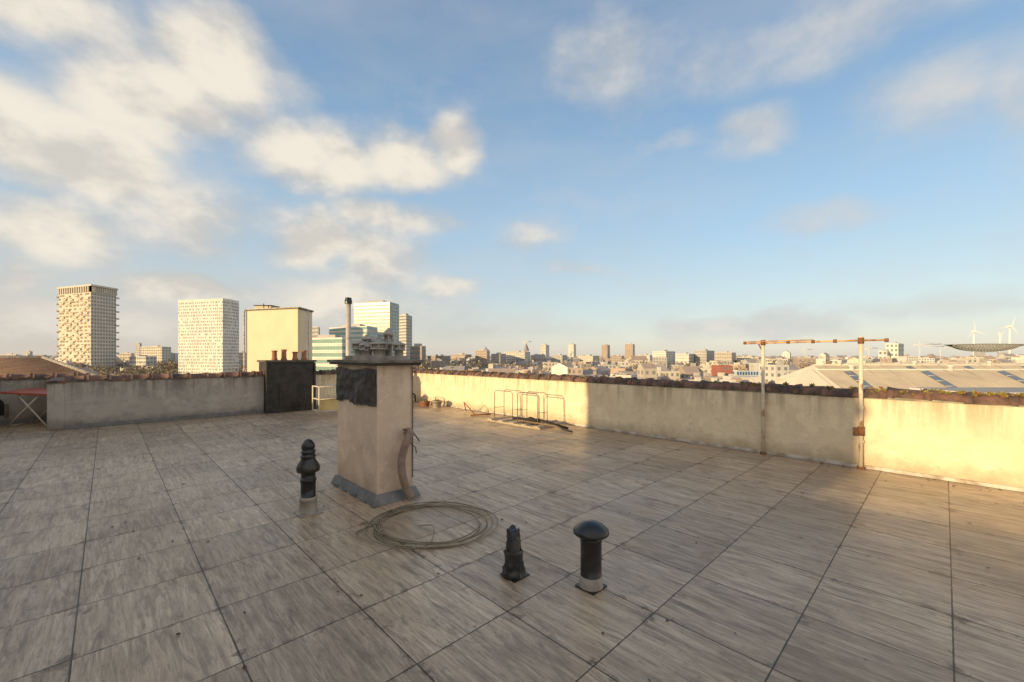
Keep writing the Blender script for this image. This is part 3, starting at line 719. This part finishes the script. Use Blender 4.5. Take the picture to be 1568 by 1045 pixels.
for i in range(n):
    for yy in(D_-12,D_+12):
        b.face([(top[i][0],yy,top[i][1]),(top[i+1][0],yy,top[i+1][1]),(bot[i+1][0],yy+8*(1 if yy<D_ else -1),bot[i+1][1]),(bot[i][0],yy+8*(1 if yy<D_ else -1),bot[i][1])],0)
    b.face([(top[i][0],D_-12,top[i][1]),(top[i+1][0],D_-12,top[i+1][1]),(top[i+1][0],D_+12,top[i+1][1]),(top[i][0],D_+12,top[i][1])],0)
    b.tube([(top[i][0],D_-12.6,top[i][1]),(bot[min(i+1,n)][0],D_-5,bot[min(i+1,n)][1])],.5,4,1); b.tube([(top[i+1][0],D_-12.6,top[i+1][1]),(bot[i][0],D_-5,bot[i][1])],.5,4,1)
b.tube([(x,D_-12.6,z) for x,z in top],.7,4,1); b.tube([(x,D_-5,z) for x,z in bot],.7,4,1)
xm=W(1500,D_); b.box(xm-6,xm+6,D_-6,D_+6,GZ,Z(540,D_),1); xm=W(1535,D_); b.box(xm-4,xm+4,D_-6,D_+6,GZ,Z(540,D_),1)
b.obj('port_office_building',[cm('blue_grey_glazing',(.34,.37,.38)),C_grey])
def crane(px,top,depth,jib,back):
    b=MB(); x=W(px,depth); z=Z(top,depth); s=depth/F
    for ox in(-.8,.8): b.tube([(x+ox,depth,GZ),(x+ox,depth,z)],.35,4,0)
    q_=GZ
    while q_<z-4: b.tube([(x-.8,depth,q_),(x+.8,depth,q_+4)],.2,3,0); q_+=4
    b.tube([(x-back*s,depth,z),(x+jib*s,depth,z+1)],.7,4,0); b.tube([(x,depth,z+7),(x+jib*s*.7,depth,z+1)],.25,3,0); b.tube([(x,depth,z),(x,depth,z+7)],.4,4,0); b.box(x-back*s,x-back*s+3,depth-1,depth+1,z-3,z,0)
    b.obj('tower_crane',[C_pale])
crane(1408,528,800,34,8); crane(1440,531,900,-25,-6); crane(1330,534,1000,14,5); crane(1232,536,1100,12,4); crane(806,524,900,8,5)
b=MB(); D_=850; x=W(806,D_); b.box(x-5,x+5,D_-5,D_+5,GZ,Z(537,D_),2); b.lathe(x,D_,[(6,Z(537,D_)),(.3,Z(526,D_))],4,5); b.obj('church_spire',CM)
b=MB(); D_=700; x=W(743,D_); b.box(x-7,x+7,D_-7,D_+7,GZ,Z(541,D_),0); b.lathe(x,D_,[(8,Z(541,D_)),(7,Z(537,D_)),(3,Z(534,D_)),(.5,Z(531,D_))],12,4); b.obj('domed_church_tower',CM)
b=MB(); D_=170; b.box(W(1122,D_),W(1166,D_),D_,D_+8,GZ,Z(577,D_),0); b.box(W(1124,D_),W(1164,D_),D_-.3,D_-.1,Z(576,D_),Z(568,D_),1)
for q_ in range(8): b.box(W(1128+q_*4.2,D_),W(1130.4+q_*4.2,D_),D_-.42,D_-.31,Z(574.5,D_),Z(569.5,D_),2)
b.obj('rooftop_sign_building',[C_white,cm('sign_white',(.6,.66,.7)),cm('sign_blue',(.06,.15,.30),haze=0)])
b=MB(); D_=210; b.prism([(W(1104,D_),D_),(W(1122,D_),D_),(W(1122,D_),D_+10),(W(1104,D_),D_+10)],GZ,Z(560,D_),0); facade(b,(W(1104,D_),D_),(W(1122,D_),D_),GZ,Z(560,D_),7,4,.4,.5,1); b.obj('red_brick_house',[cm('red_cladding',(.38,.12,.08),haze=.05),C_win])
b=MB(); rr=random.Random(31)
def tree(b,x,y,h,r):
    b.tube([(x,y,GZ),(x+rr.uniform(-.5,.5),y,GZ+h*.5)],[.35,.2],5,1)
    for q_ in range(5):
        a=rr.uniform(0,6.28); b.tube([(x,y,GZ+h*.35),(x+math.cos(a)*r*.8,y+math.sin(a)*r*.8,GZ+h*rr.uniform(.7,.95))],[.16,.04],3,1)
    cl=[(x+rr.gauss(0,r*.45),y+rr.gauss(0,r*.45),GZ+h*rr.uniform(.5,.95),r*rr.uniform(.25,.45)) for _ in range(9)]
    for (cx,cy,cz,cr_) in cl:
        mi=rr.choice((0,0,2,3))
        for q_ in range(14):
            p=Vector((cx+rr.gauss(0,cr_*.6),cy+rr.gauss(0,cr_*.6),cz+rr.gauss(0,cr_*.5))); s=rr.uniform(.3,.8)
            d1=Vector((rr.uniform(-1,1),rr.uniform(-1,1),rr.uniform(-1,1))).normalized()*s; d2=d1.cross(Vector((rr.uniform(-1,1),rr.uniform(-1,1),rr.uniform(-1,1)))).normalized()*s
            b.face([p-d1,p-d2,p+d1,p+d2],mi)
for q_ in range(420):
    if q_<120: dp=rr.uniform(230,420); px=rr.uniform(150,280) if q_<75 else rr.uniform(330,520); h=rr.uniform(17,23)
    else: dp=rr.uniform(260,900); px=rr.choice((rr.uniform(600,800),rr.uniform(700,1300),rr.uniform(0,1568))); h=rr.uniform(16,25)
    tree(b,W(px,dp),dp,h,h*.3)
b.obj('distant_trees',[cm('foliage_brown',(.23,.17,.11),haze=.1),cm('bark',(.16,.13,.10),haze=.1),cm('foliage_green',(.15,.145,.085),haze=.1),cm('foliage_ochre',(.30,.21,.11),haze=.1)])
